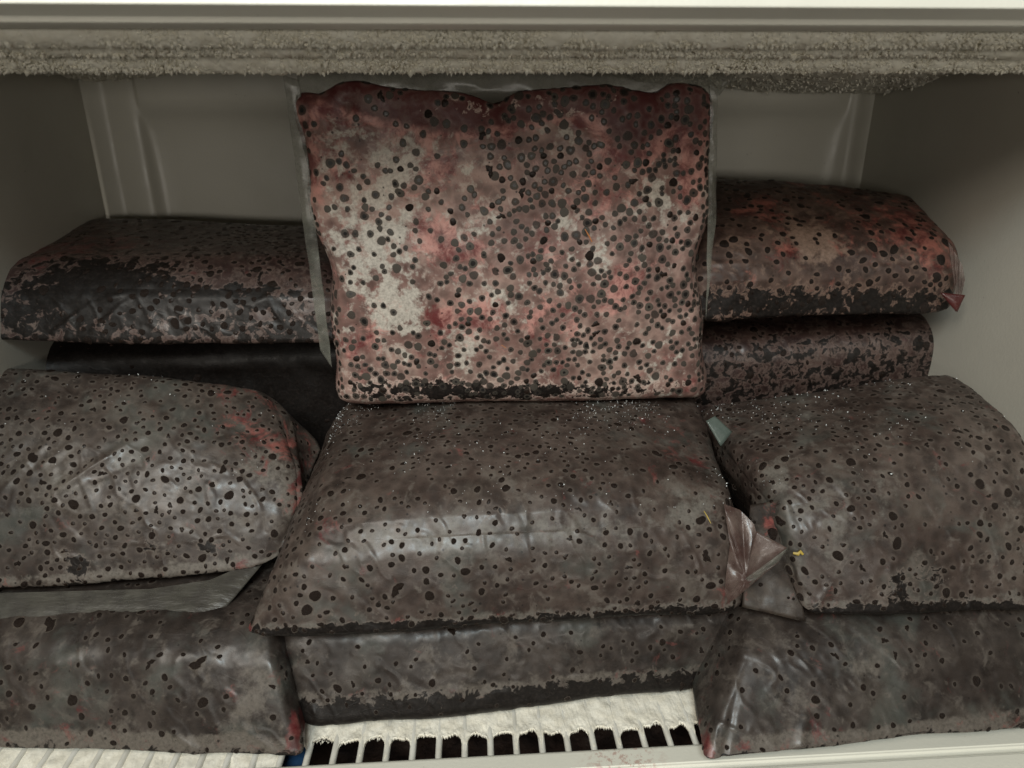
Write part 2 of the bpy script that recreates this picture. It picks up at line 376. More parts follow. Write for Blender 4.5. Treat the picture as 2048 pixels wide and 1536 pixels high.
# ------------------------------------------------------------------ lower wire shelf
ls = thing('lower_shelf', 'white wire shelf with a flat front rail, frost bridging its wires', 'freezer shelf')
bevel(strip('front_rail', [(0.2905, -0.014), (0.2905, -0.001), (0.2885, 0.0005), (0.2770, 0.0010), (0.2755, -0.0010), (0.2735, -0.0010), (0.2720, 0.0006),
              (0.2580, 0.0000), (0.2540, -0.0040), (0.2540, -0.030), (0.262, -0.030)], XL-0.03, XR+0.03, M['rail'], ls), 0.0008, 2, 15)
WX0, WS = -0.1005, 0.01489
def wire(x, r=0.0019):
    ys = np.array([0.289, 0.40, 0.52, 0.628]); th = np.linspace(0, 2*np.pi, 13)
    Y2, T = np.meshgrid(ys, th, indexing='ij')
    return grid_mesh('wire', np.stack([x+r*np.cos(T), Y2, -0.0026+r*np.sin(T)], -1), M['wire'], ls)
wx = [WX0+WS*k for k in range(-14, 30) if XL+0.004 < WX0+WS*k < XR-0.004]
for x in wx: wire(x)
# frost web: one sheet across each gap, its front edge scalloped and running forward along the wires
def web(x0, seed, full=False):
    nt, ns = 44, 46
    t = np.linspace(0, 1, nt); s = np.linspace(0, 1, ns)
    g = np.random.default_rng(seed)
    edge = 0.3070+g.normal()*0.0012
    e = edge+g.normal(0, 0.0004, nt)*(g.random(nt) > 0.3)+0.0016*np.sin(t*9+g.random()*6)*g.random()
    l, r = 0.06+0.13*g.random(), 0.06+0.13*g.random()
    side = np.maximum(np.exp(-(t/l)**1.3*1.6), np.exp(-((1-t)/r)**1.3*1.6))
    front = e-(e-0.2915)*np.clip(side*1.12, 0, 1)**1.1
    if full: front = np.full(nt, 0.2895)
    T, Sg = np.meshgrid(t, s, indexing='ij')
    Y2 = front[:, None]+(0.42-front[:, None])*Sg**1.7
    X2 = x0+WS*T+g.normal(0, 0.00012, T.shape)*(Sg < 0.02)
    P = np.stack([X2, Y2, 0*X2], -1)
    th = 0.0012+0.0030*sstep(0, 0.10, Y2-front[:, None])*0.8
    ridge = np.cos((T-0.5)*math.pi)*0.0012
    zt = -0.0016+th*0.5+ridge*0.9*sstep(0.001, 0.02, Y2-front[:, None])+0.0022*(fbm(P, 160, 4, 4)-0.5)+0.0009*(fbm(P, 800, 2, 6)-0.5)
    zb = zt-th-0.001
    if full: zt = zt-0.0016; zb = zb-0.0016
    Vt = np.stack([X2, Y2, zt], -1); Vb = np.stack([X2, Y2, zb], -1)
    V = np.concatenate([Vt, Vb[:, ::-1]], 1)          # top forward..., wrap round the back? front closes below
    V = np.concatenate([Vb[:, ::-1], Vt], 1)
    return grid_mesh('frost_web', V, M['frost'], ls, flip=True)
FP, FN = [], []
for k, x in enumerate(wx[:-1]):
    full = x < -0.118 or x > 0.125
    web(x, 100+k, full)
    if not full:
        g = np.random.default_rng(500+k); n = 26
        tt = g.uniform(0.2, 0.8, n); FP.append(np.stack([x+WS*tt, 0.3072+g.normal(0, 0.0006, n), np.full(n, -0.0016)], -1))
        FN.append(np.stack([g.normal(0, 0.3, n), -np.ones(n), g.normal(-0.2, 0.3, n)], -1))
crystals('frost_needles', np.concatenate(FP), np.concatenate(FN), 0.00045, M['frost'], ls, long=2.4)

# ------------------------------------------------------------------ bags
def berry_mesh(name, seed, mats, irregular=0.0, black=None, halo=1.3):
    """a flat wet contact patch: low dome with an uneven outline, fading frost round it"""
    g = np.random.default_rng(seed); n = 13
    a = np.arange(n)*2*math.pi/n
    rad = 1+0.08*np.sin(2*a+g.uniform(0, 6))*g.uniform(0.3, 1)+0.05*np.sin(3*a+g.uniform(0, 6))+g.normal(0, 0.025, n)
    if irregular:
        rad = 1+irregular*(0.55*np.sin(2*a+g.uniform(0, 6))+0.45*np.sin(3*a+g.uniform(0, 6))+0.3*np.sin(5*a+g.uniform(0, 6)))+g.normal(0, 0.07, n)
        rad = np.clip(rad, 0.25, 2.2)
    if black is None: rings, z, rim = [1.0, 1.01, halo], [0.00014, 0.00012, 0.00004], [0, 0, 1]
    else: rings, z, rim = [black, 0.84, 1.12], [0.00016, 0.00014, 0.00005], [0, 0.08, 1]
    v = [(0, 0, 0.00018)]; rv = [0]
    for r, h, e in zip(rings, z, rim):
        if r > 1.005 and black is None: w = rad+(r-1)*(0.6+0.4/np.maximum(rad, 0.4)); w = w if r > 1.1 else rad*1.01
        else: w = r*rad
        v += [(math.cos(t)*q, math.sin(t)*q, h) for t, q in zip(a, w)]; rv += [e]*n
    f = [(0, 1+k, 1+(k+1) % n) for k in range(n)]
    for q in range(2):
        o = 1+q*n
        f += [(o+k, o+n+k, o+n+(k+1) % n, o+(k+1) % n) for k in range(n)]
    me = bpy.data.meshes.new(name); me.from_pydata(v, [], f)
    for m in mats: me.materials.append(m)
    mi = [(1 if black is not None else 0) if i < n else ((0 if i < 2*n else 1) if black is None else 0) for i in range(len(f))]
    me.polygons.foreach_set('material_index', mi); me.polygons.foreach_set('use_smooth', [True]*len(f))
    at = me.attributes.new('rim', 'FLOAT', 'POINT'); at.data.foreach_set('value', np.array(rv, np.float32))
    me.update()
    return me
ROUND = [berry_mesh('berry', 10+k, [M['berry'], M['frost_ring']], halo=1.25+0.05*(k % 5)) for k in range(9)]
PLAIN = [berry_mesh('berry', 10+k, [M['berry'], M['berry']], halo=1.02) for k in range(9)]
ODD = [berry_mesh('berry', 40+k, [M['berry'], M['frost_ring']], 0.42+0.06*k) for k in range(7)]
RING = [berry_mesh('berry', 70+k, [M['berry_grey'], M['berry_black']], black=0.28+0.045*k) for k in range(7)]
GREY = [berry_mesh('berry', 90+k, [M['berry_grey'], M['berry_grey']], black=0.4) for k in range(4)]

def trilinear(c, q):
    """c: 8 corners [x-,x+][front,back][bottom,top]; q in [-1,1]^3"""
    t = (q+1)/2; x, y, z = t[:, 0:1], t[:, 1:2], t[:, 2:3]
    c = np.asarray(c, float)                 # order: FBL FBR FTL FTR BBL BBR BTL BTR
    FB = c[0]*(1-x)+c[1]*x; FT = c[2]*(1-x)+c[3]*x; BB = c[4]*(1-x)+c[5]*x; BT = c[6]*(1-x)+c[7]*x
    F = FB*(1-z)+FT*z; B = BB*(1-z)+BT*z
    return F*(1-y)+B*y

def make_bag(label, mat, corners, nf=80, ntp=90, nx=230, ncap=26, rtop=0.022, rbot=0.007, rend=0.02, bulge=(0.006, 0.008), pinch=(0, 0), seam=0.0,
             blobs=(), creases=(), warp=None, seed=0, berries=None, lump=1.0, group='bags of frozen berries on the shelf', ends=(1, 1), mat_extra=None, foldx=0.0):
    t = thing('berry_bag', label, 'bag', group)
    c = np.asarray(corners, float)
    L = np.linalg.norm((c[1]+c[3]+c[5]+c[7])-(c[0]+c[2]+c[4]+c[6]))/4
    D = np.linalg.norm((c[4]+c[5]+c[6]+c[7])-(c[0]+c[1]+c[2]+c[3]))/4
    H = np.linalg.norm((c[2]+c[3]+c[6]+c[7])-(c[0]+c[1]+c[4]+c[5]))/4
    half = np.array([L, D, H])/2
    # ring in (a=depth, b=height), starting at front bottom, up the front, over the top, down the back, along the bottom
    fr = np.linspace(-1, 1, nf, endpoint=False); tp = np.linspace(-1, 1, ntp, endpoint=False)
    bk = np.linspace(1, -1, 14, endpoint=False); bo = np.linspace(1, -1, 16, endpoint=False)
    ring = np.concatenate([np.stack([-np.ones(nf), fr], 1), np.stack([tp, np.ones(ntp)], 1), np.stack([np.ones(14), bk], 1), np.stack([bo, -np.ones(16)], 1)])
    m = len(ring)
    rows = []
    for s in np.linspace(0.06, 1, ncap, endpoint=False): rows.append(np.concatenate([np.full((m, 1), -1.0), ring*s], 1))
    for x in np.linspace(-1, 1, nx): rows.append(np.concatenate([np.full((m, 1), x), ring], 1))
    for s in np.linspace(1, 0.06, ncap+1)[1:]: rows.append(np.concatenate([np.full((m, 1), 1.0), ring*s], 1))
    G = np.stack(rows); n = len(G)
    q = G.reshape(-1, 3)
    P0 = q*half
    rr = rbot+(rtop-rbot)*sstep(-0.8, 0.9, q[:, 2])
    rr = np.minimum(rr, half.min()*0.9)
    rv = np.stack([np.minimum(np.maximum(rr, 0)*0+rend, half[0]*0.9), rr, rr], 1)
    inner = half-rv
    cl = np.clip(P0, -inner, inner); d = (P0-cl)/rv
    ln = np.linalg.norm(d, axis=1, keepdims=True); ln[ln < 1e-9] = 1
    sel = ln[:, 0] > 0
    P1 = np.where(np.abs(P0-cl).sum(1, keepdims=True) > 1e-9, cl+rv*d/ln, P0)
    Q = P1/half
    # pinched ends: the thickness dies away towards the seam
    ex = Q[:, 0]
    w = pinch[0]*np.clip(-ex, 0, 1)**3.2+pinch[1]*np.clip(ex, 0, 1)**3.2
    Q = Q.copy(); Q[:, 2] = seam+(Q[:, 2]-seam)*(1-w)
    W0 = trilinear(c, Q)
    if warp is not None: W0 = warp(W0, q)
    fx, fa, fb = 1-np.clip(np.abs(q[:, 0]), 0, 1)**3, 1-np.clip(np.abs(q[:, 1]), 0, 1)**2, 1-np.clip(np.abs(q[:, 2]), 0, 1)**2
    o = fast_mesh('film', W0, bag_quads(n, m), mat, t)
    me = o.data
    def normals():
        nn = np.empty(len(me.vertices)*3, np.float32); me.vertices.foreach_get('co', nn)
        me.update(); v = np.empty(len(me.vertices)*3, np.float32); me.vertex_normals.foreach_get('vector', v)
        return v.reshape(-1, 3).astype(float)
    N = normals()
    front = (q[:, 1] < -0.999); topm = (q[:, 2] > 0.999)
    pt = np.where(front, (q[:, 2]+1)/4, np.where(topm, 0.5+(q[:, 1]+1)/4, 0.0))
    disp = (bulge[0]+(bulge[1]-bulge[0])*sstep(0.3, 0.7, pt))*fx*np.sin(pt*math.pi)**0.8*(front | topm)
    disp += 0.008*(fbm(W0, 13, 2, seed)-0.5)*lump+0.0014*(fbm(W0, 48, 3, seed+3)-0.5)*lump
    sc = np.array([1, 0.45, 0.45]); rid = 1-np.abs(2*fbm(W0*np.array([1.0, 0.5, 0.7])+W0[:, [2, 0, 1]]*0.5, 42, 3, seed+11)-1)
    disp += 0.00035*sstep(0.86, 1.0, rid)*lump
    disp += 0.0006*(fbm(W0, 160, 2, seed+21)-0.5)
    for (a, b, wd, dp) in creases:
        a, b = np.array(a, float), np.array(b, float); ab = b-a; tt = np.clip(((W0-a)@ab)/(ab@ab), 0, 1)
        jit = 0.003*(fbm(W0, 90, 2, seed+31)-0.5)
        dist = np.linalg.norm(W0-(a+tt[:, None]*ab), axis=1)+jit
        k = np.clip(1-np.abs(dist)/wd, 0, 1)
        disp += 0.6*dp*k*k*np.sin(np.clip(tt, 0.03, 0.97)*math.pi)**0.4
    Wd = W0+N*disp[:, None]
    me.vertices.foreach_set('co', Wd.astype(np.float32).ravel())
    N = normals()
    # colour masks of stains, frost, wet contact and the back bags' painted shade
    A = np.zeros((len(Wd), 4))
    for (p, rad, ch, amp) in blobs:
        p = np.array(p, float); sx, sz = (rad if isinstance(rad, tuple) else (rad, rad))
        dd = ((Wd[:, 0]-p[0])/sx)**2+((Wd[:, 1]-p[1])/max(sx, sz, 0.03))**2+((Wd[:, 2]-p[2])/sz)**2
        k = 'RPW'.index(ch); A[:, k] += amp*np.exp(-dd)
    if mat_extra is not None: mat_extra(q, Wd, A)
    # berries
    if berries:
        g = np.random.default_rng(seed+1000)
        view = CAM-Wd; view /= np.linalg.norm(view, axis=1)[:, None]
        facing = (N*view).sum(1)
        ok = (facing > 0.08) & (q[:, 1] < 0.97) & (q[:, 2] > -0.93)
        dens = ok.astype(float)
        # sampling area per vertex
        gd = Wd.reshape(n, m, 3); du = np.linalg.norm(np.roll(gd, -1, 1)-gd, axis=2); dv = np.linalg.norm(np.roll(gd, -1, 0)-gd, axis=2)
        dens *= (du*dv).ravel()
        dens *= 0.6+0.8*sstep(0.35, 0.62, fbm(Wd, 30, 2, seed+41))
        if 'dens' in berries: dens *= berries['dens'](q, Wd, A)
        cand = g.choice(len(Wd), size=min(9000, int((dens > 0).sum())), replace=False, p=dens/dens.sum())
        keepP, keepR, keepI = [], [], []
        lo, hi = berries['r']; target = berries['n']; KP = np.zeros((0, 3)); KR = np.zeros(0)
        for i in cand:
            if len(keepI) >= target: break
            r = lo*math.exp(min(g.exponential(berries.get('spread', 0.26)), math.log(hi/lo))) if not berries.get('uni') else g.uniform(lo, hi)
            p = Wd[i]
            if len(keepI):
                dd = np.linalg.norm(KP-p, axis=1)-KR-r
                if dd.min() < berries.get('gap', 0.0012): continue
            KP = np.concatenate([KP, p[None]]); KR = np.append(KR, r); keepI.append(i)
        ring_p = berries.get('ring', 0); odd_p = berries.get('odd', 0.14)
        order = np.argsort(-KR); stuffV, stuffF = [], []
        for rank, j in enumerate(order):
            i, p, r = keepI[j], KP[j], KR[j]
            # halo of paler frost round the patch
            near = np.where(np.abs(Wd-p).max(1) < r+0.004)[0]
            dd = np.linalg.norm(Wd[near]-p, axis=1)
            A[near, 3] = np.maximum(A[near, 3], np.exp(-(np.maximum(dd-r*0.9, 0)/0.0013)**2))
            nz = Vector(N[i]).normalized(); tx = nz.orthogonal().normalized()
            ang = g.uniform(0, 6.28); tx = Matrix.Rotation(ang, 3, nz) @ tx; ty = nz.cross(tx)
            if g.random() < ring_p: me_b = RING[g.integers(len(RING))] if g.random() < berries.get('core', 0.6) else GREY[g.integers(len(GREY))]
            elif g.random() < odd_p and not berries.get('plain'): me_b = ODD[g.integers(len(ODD))]; r *= 1.15
            else: me_b = (PLAIN if berries.get('plain') else ROUND)[g.integers(9)]
            e = g.uniform(0.94, 1.07) if ring_p else g.uniform(0.8, 1.22)
            Mx = Matrix(((tx.x*r*e, ty.x*r/e, nz.x, p[0]), (tx.y*r*e, ty.y*r/e, nz.y, p[1]), (tx.z*r*e, ty.z*r/e, nz.z, p[2]), (0, 0, 0, 1)))
            if rank < 295:
                bo_ = bpy.data.objects.new('berry', me_b); COL.objects.link(bo_); bo_.parent = t; bo_.matrix_world = Mx
            else:
                vs = np.array([v.co for v in me_b.vertices]); vs = np.concatenate([vs, np.ones((len(vs), 1))], 1) @ np.array(Mx).T
                stuffV.append(vs[:, :3]); stuffF.append((me_b, sum(len(x) for x in stuffV[:-1])))
        if stuffV:
            F, MI = [], []; mats = [M['berry'], M['berry_grey'], M['berry_black'], M['frost_ring']]
            for me_b, off in stuffF:
                for pl in me_b.polygons:
                    F.append(tuple(off+k for k in pl.vertices)); MI.append(mats.index(me_b.materials[pl.material_index]))
            rimv = np.concatenate([np.array([d.value for d in m_.attributes['rim'].data]) for m_, _ in stuffF])
            so = mesh_obj('small_berries', np.concatenate(stuffV), F, mats, t, kind='stuff'); so.data.polygons.foreach_set('material_index', MI)
            so.data.attributes.new('rim', 'FLOAT', 'POINT').data.foreach_set('value', rimv.astype(np.float32))
    # sparkles of ice lying on the film
    if berries and berries.get('ice'):
        g = np.random.default_rng(seed+77); w = (topm & (N[:, 2] > 0.4)).astype(float)*sstep(0.42, 0.62, fbm(Wd, 34, 3, seed+51))*berries.get('icew', lambda W: np.ones(len(W)))(Wd)
        if w.sum() > 0:
            ii = g.choice(len(Wd), size=berries['ice'], p=w/w.sum())
            crystals('ice_crystals', Wd[ii]+N[ii]*0.0001, N[ii]*0.6+g.normal(size=(len(ii), 3))*0.5, 0.0005, M['ice'], t, long=0.9)
    at = me.attributes.new('mixmap', 'FLOAT_COLOR', 'POINT'); at.data.foreach_set('color', A.astype(np.float32).ravel())
    me.update()
    return t
def bag_quads(n, m):
    idx = np.arange(n*m).reshape(n, m); nx = np.roll(idx, -1, 1)
    q = np.stack([idx[:-1], nx[:-1], nx[1:], idx[1:]], -1).reshape(-1, 4)
    caps = []
    for row, fl in ((0, False), (n-1, True)):          # close each end with quads across the small last ring
        r = idx[row]; k = m
        for i in range(k//2-1):
            a = (r[i], r[k-1-i], r[k-2-i], r[i+1])
            caps.append(a if not fl else a[::-1])
    return np.concatenate([q, np.array(caps)])[:, ::-1]

def low_band(t0, t1, amp, pz=-0.70):
    """wet contact along the lower front edge"""
    def f(q, W, A):
        fr = (q[:, 1] < -0.99)
        A[:, 1] += 0.75*fr*sstep(pz+0.08, pz-0.08, q[:, 2]+0.22*(fbm(W, 60, 3, 5)-0.5))
        A[:, 0] += 0.18*fr*sstep(pz+0.08, pz-0.1, q[:, 2])
        A[:, 2] += 0.11*fr*sstep(0.2, -0.5, q[:, 2])          # paler film below the crease
        A[:, 2] += amp*fr*sstep(t1, t0, q[:, 2])
        A[:, 2] += amp*1.2*(q[:, 2] < -0.99)
    return f

def sheet(name, pts, mat, parent, n=14, m=14, bulge=0.0, wr=0.0022, seed=0, thick=0.0004, grain=95):
    """a crumpled piece of film spanned between four points, with real thickness"""
    a, b, c, d = [np.array(p, float) for p in pts]
    S_, T_ = np.meshgrid(np.linspace(0, 1, n), np.linspace(0, 1, m), indexing='ij')
    S3, T3 = S_[..., None], T_[..., None]
    P = (a*(1-S3)+b*S3)*(1-T3)+(d*(1-S3)+c*S3)*T3
    nrm = np.cross(c-a, d-b); nrm /= np.linalg.norm(nrm)+1e-12
    if nrm @ (CAM-P.mean((0, 1))) < 0: nrm = -nrm
    P = P+nrm*(bulge*np.sin(S3*math.pi)*np.sin(T3*math.pi)+wr*2*(fbm(P, grain, 3, seed)[..., None]-0.5))
    top_, bot = P, P-nrm*thick
    V = np.concatenate([top_.reshape(-1, 3), bot.reshape(-1, 3)]); k = n*m; f = []
    idx = np.arange(k).reshape(n, m)
    for i in range(n-1):
        for j in range(m-1):
            q = (idx[i, j], idx[i+1, j], idx[i+1, j+1], idx[i, j+1]); f.append(q); f.append(tuple(x+k for x in reversed(q)))
    edge = [*idx[:, 0], *idx[-1, 1:], *idx[::-1, -1][1:], *idx[0, ::-1][1:-1]]
    for i in range(len(edge)):
        e0, e1 = edge[i], edge[(i+1) % len(edge)]; f.append((e1, e0, e0+k, e1+k))
    return mesh_obj(name, V, [tuple(int(x) for x in q) for q in f], mat, parent)
def ribbon(name, top, bottom, mat, parent, n=60, m=14, wr=0.002, seed=0):
    """a strip of loose film between two curves"""
    def cur(p):
        P = np.array(p, float); L = np.r_[0, np.cumsum(np.linalg.norm(np.diff(P, axis=0), axis=1))]; L /= L[-1]
        x = np.linspace(0, 1, n); return np.stack([np.interp(x, L, P[:, i]) for i in range(3)], -1)
    A, B = cur(top), cur(bottom); t = np.linspace(0, 1, m)[None, :, None]
    P = A[:, None]*(1-t)+B[:, None]*t
    d = CAM-P.mean((0, 1)); d /= np.linalg.norm(d)
    P = P+d*(wr*2*(fbm(P*np.array([0.5, 1, 1]), 60, 3, seed)-0.5)+0.0015*np.sin(t[..., 0]*math.pi))[..., None]
    return grid_mesh(name, np.concatenate([P, (P-d*0.0004)[:, ::-1]], 1), mat, parent)
def sheet_berries(o, n, seed, parent, rlo=0.0008, rhi=0.003):
    g = np.random.default_rng(seed); me = o.data; k = len(me.vertices)//2
    for i in g.choice(k, n, replace=False):
        p, nz = me.vertices[i].co, me.vertices[i].normal.normalized()
        if nz.dot(Vector(CAM)-p) < 0: nz = -nz
        r = min(rhi, rlo*math.exp(g.exponential(0.6))); tx = nz.orthogonal().normalized(); ty = nz.cross(tx)
        q = bpy.data.objects.new('berry', PLAIN[g.integers(9)]); COL.objects.link(q); q.parent = parent
        q.matrix_world = Matrix(((tx.x*r, ty.x*r, nz.x, p.x+nz.x*2e-4), (tx.y*r, ty.y*r, nz.y, p.y+nz.y*2e-4), (tx.z*r, ty.z*r, nz.z, p.z+nz.z*2e-4), (0, 0, 0, 1)))
def sheet_stain(o, p, rad):
    me = o.data; P = np.array([v.co for v in me.vertices]); A = np.zeros((len(P), 4))
    A[:, 0] = 2.0*np.exp(-(np.linalg.norm(P-np.array(p), axis=1)/rad)**2)
    me.attributes.new('mixmap', 'FLOAT_COLOR', 'POINT').data.foreach_set('color', A.astype(np.float32).ravel())
def strand(name, pts, r, mat, parent):
    P = np.array(pts, float); k = 7; V = []
    for i, p in enumerate(P):
        tdir = P[min(i+1, len(P)-1)]-P[max(i-1, 0)]; tdir /= np.linalg.norm(tdir)
        a = np.cross(tdir, (0.3, 1, 0.2)); a /= np.linalg.norm(a); b = np.cross(tdir, a)
        rr = r*(0.55 if i in (0, len(P)-1) else 1)
        V.append([p+rr*(a*math.cos(q*6.2832/k)+b*math.sin(q*6.2832/k)) for q in range(k+1)])
    return grid_mesh(name, np.array(V), mat, parent)
def pleat(name, outer, gather, mat, parent, k=5, amp=0.0018, seed=0, n=40, m=16):
    """film gathered from an outer curve into one point, with radiating pleats"""
    O = np.array(outer, float); g = np.array(gather, float)
    L = np.r_[0, np.cumsum(np.linalg.norm(np.diff(O, axis=0), axis=1))]; L /= L[-1]
    s = np.linspace(0, 1, n); C0 = np.stack([np.interp(s, L, O[:, i]) for i in range(3)], -1)
    t = np.linspace(0, 0.985, m)
    P = C0[:, None]*(1-t)[None, :, None]+g*t[None, :, None]
    d = CAM-P.mean((0, 1)); d /= np.linalg.norm(d)
    ph = np.sin(s*math.pi*2*k+1.5*fbm(C0, 60, 2, seed))
    P = P+d*(amp*np.abs(ph)[:, None]*np.sin(np.clip(t*1.1+0.12, 0, 1)*math.pi)[None])[..., None]+d*(0.0030*(fbm(P, 150, 3, seed+4)-0.5))[..., None]
    V = np.concatenate([P, (P-d*0.0004)[:, ::-1]], 1)
    o = grid_mesh(name, V, mat, parent)
    return o
# ------------------------------------------------------------------ the eleven bags
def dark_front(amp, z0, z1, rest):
    """wet dark contents on the front film, plus shade put into the colour"""
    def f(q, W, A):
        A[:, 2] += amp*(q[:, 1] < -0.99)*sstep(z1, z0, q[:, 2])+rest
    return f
GR = 'bags of frozen dark berries'
# upright bag in the middle
AY = 0.434
def pA(x, y): return (x, y)
def A_dens(q, W, A):
    return 0.5+1.0*sstep(-0.35, 0.35, q[:, 0])+0.7*sstep(-0.2, -0.8, q[:, 2])-0.18*np.clip(A[:, 1], 0, 1)
def A_warp(W, q):
    top = sstep(0.55, 1.0, q[:, 2]); x = W[:, 0]; side = 0.0035*np.sin(W[:, 2]*42+1.0)+0.002*np.sin(W[:, 2]*95)
    W = W.copy()
    W[:, 2] += top*(-0.0035*np.exp(-((x-0.012)/0.012)**2)-0.0028*np.exp(-((x-0.012)/0.05)**2)+0.003*np.exp(-((x+0.066)/0.014)**2)-0.004*np.exp(-((x+0.088)/0.010)**2)+0.003*np.exp(-((x-0.128)/0.014)**2)-0.003*np.exp(-((x-0.102)/0.012)**2))
    W[:, 0] += side*np.abs(q[:, 0])**6*np.sign(q[:, 0])
    return W
bagA = make_bag('upright berry bag with white and pink-red frost patches standing below upper shelf', M['bagA'],
    [(-0.0895,0.4360,0.1551), (0.1580,0.4360,0.1510), (-0.0985,0.4340,0.3561), (0.1449,0.4340,0.3559), (-0.0969,0.4800,0.1556), (0.1723,0.4800,0.1506), (-0.1057,0.4740,0.3532), (0.1568,0.4740,0.3528)],
    nf=190, ntp=26, nx=240, warp=A_warp, rtop=0.008, rbot=0.013, rend=0.009, bulge=(0.008, 0.0), lump=0.8, seed=1, group=GR,
    blobs=[((-0.0632,0.4300,0.3350), .024, 'P', .8), ((-0.0262,0.4300,0.3210), .026, 'P', .75), ((-0.0555,0.4300,0.2807), .028, 'P', .55), ((-0.0675,0.4300,0.2438), .026, 'P', .7), ((-0.0468,0.4300,0.2241), .020, 'P', 1.15),
           ((-0.0805,0.4300,0.2719), .018, 'P', .5), ((0.1138,0.4300,0.2938), .014, 'P', .9), ((0.0520,0.4300,0.2794), .012, 'P', .6), ((0.0237,0.4300,0.2260), .018, 'P', .6), ((-0.0094,0.4300,0.1964), .014, 'P', .7), ((0.0055,0.4300,0.2800), .02, 'P', .5),
           ((-0.0926,0.4300,0.2085), .014, 'P', .6), ((0.1281,0.4300,0.1862), .020, 'P', .35),
           ((-0.0955,0.4300,0.3158), (.008, .04), 'R', .9), ((-0.0742,0.4300,0.3086), .009, 'R', .8), ((-0.0225,0.4300,0.2712), .014, 'R', 1.0), ((-0.0042,0.4300,0.2617), .012, 'R', .9), ((0.0043,0.4300,0.2198), .014, 'R', 1.0), ((-0.0216,0.4300,0.2170), .011, 'R', .7),
           ((0.0460,0.4300,0.2610), .014, 'R', .45), ((0.0991,0.4300,0.3315), .022, 'R', 1.6), ((0.0735,0.4300,0.2912), .016, 'R', .55), ((0.0983,0.4300,0.2346), .014, 'R', .9), ((0.0498,0.4300,0.2155), .020, 'R', .6), ((-0.0207,0.4300,0.3124), .012, 'R', .9),
           ((0.1374,0.4300,0.3113), (.010, .035), 'R', 1.2), ((-0.0504,0.4300,0.3537), (.06, .013), 'R', 2.2), ((-0.0106,0.4300,0.3443), (.04, .014), 'R', 2.2), ((0.0361,0.4300,0.3469), (.04, .010), 'R', 1.9), ((0.1191,0.4300,0.3481), (.035, .016), 'R', 1.7), ((-0.0942,0.4300,0.1915), .018, 'R', .7),
           ((-0.0612,0.4300,0.2010), .014, 'R', .5), ((0.0624,0.4300,0.3536), (.06, .009), 'R', 2.0),
           ((0.0628,0.4300,0.3400), (.05, .014), 'W', .14), ((0.0040,0.4300,0.3456), (.05, .010), 'W', .18), ((-0.0757,0.4300,0.1807), .020, 'W', .14), ((0.0302,0.4300,0.1636), (.14, .010), 'W', .42), ((-0.0334,0.4300,0.1725), (.05, .008), 'W', .2), ((0.1489,0.4300,0.1640), .008, 'R', .8)],
    creases=[((0.0165,0.4500,0.3602), (0.0182,0.4250,0.3373), .018, -.008), ((-0.0674,0.4300,0.3537), (-0.0911,0.4300,0.2870), .005, .0015), ((-0.0599,0.4250,0.3129), (-0.0646,0.4250,0.2724), .0035, .0014), ((-0.0943,0.4250,0.2453), (-0.0885,0.4250,0.2727), .004, .0014),
             ((0.1285,0.4300,0.3425), (0.1426,0.4300,0.2533), .006, .002), ((0.1082,0.4500,0.3602), (0.1162,0.4300,0.3467), .012, -.006), ((-0.0642,0.4500,0.3603), (-0.0712,0.4300,0.3431), .010, -.005)],
    berries=dict(n=1050, r=(0.0017, 0.0030), ring=0.92, core=0.72, odd=0.15, gap=-0.0006, dens=A_dens))

# the wide bag it stands on
def B_extra(q, W, A):
    low_band(-0.95, -0.62, 0.36)(q, W, A)
bagB = make_bag('wide berry bag lying in the middle, the upright bag standing on it', M['bagB'],
    [(-0.1344,0.3102,0.0680), (0.1501,0.3184,0.0680), (-0.1004,0.3358,0.1260), (0.1597,0.3367,0.1280), (-.118,.49,.072), (.168,.49,.072), (-.106,.49,.149), (.176,.49,.149)],
    nf=100, ntp=100, nx=290, rtop=0.034, rbot=0.005, rend=0.018, bulge=(0.006, 0.014), seed=2, group=GR, mat_extra=B_extra,
    blobs=[((0.0402,0.3309,0.1200), (.09, .008), 'P', .55), ((0.1265,0.3329,0.1250), (.022, .012), 'P', .8), ((-0.0443,0.3315,0.1150), (.05, .010), 'P', .5), ((0.0136,0.3639,0.1450), (.10, .02), 'P', .12), ((-0.0873,0.3419,0.1200), .008, 'R', .8), ((-0.0635,0.3344,0.1050), .004, 'R', 1.2), ((-0.1327,0.3205,0.0680), (.010, .006), 'R', 1.6),
           ((0.1376,0.3830,0.1450), .018, 'R', .45), ((0.1434,0.3161,0.1250), .014, 'R', .55), ((0.1407,0.3189,0.0800), .010, 'R', .4), ((-0.0457,0.3201,0.0730), .006, 'R', .6), ((0.1171,0.4158,0.1450), .02, 'R', .3), ((-0.0170,0.4011,0.1450), .012, 'R', .3),
           ((-0.0732,0.3151,0.0700), (.06, .005), 'W', .35), ((0.0127,0.3460,0.1300), (.05, .006), 'W', .14)],
    creases=[((-0.0737,0.3207,0.0750), (0.1425,0.3317,0.0780), .0035, .0018), ((0.1439,0.3378,0.1280), (0.1471,0.3250,0.0750), .004, .0025), ((0.1196,0.3504,0.1300), (0.1416,0.3352,0.1270), .005, .003), ((-0.1318,0.3418,0.0900), (-0.0908,0.3501,0.1300), .004, .002), ((-0.0258,0.3185,0.0750), (-0.0090,0.3151,0.0700), .004, .002)],
    berries=dict(n=700, r=(0.00105, 0.0030), odd=0.05, gap=0.0017, ice=900, icew=lambda W: 0.15+sstep(.38, .46, W[:, 1]), dens=lambda q, W, A: 1-0.75*sstep(0.35, 0.8, q[:, 0])*(q[:, 2] > 0.9)+0.3*(q[:, 2] < 0.6)))

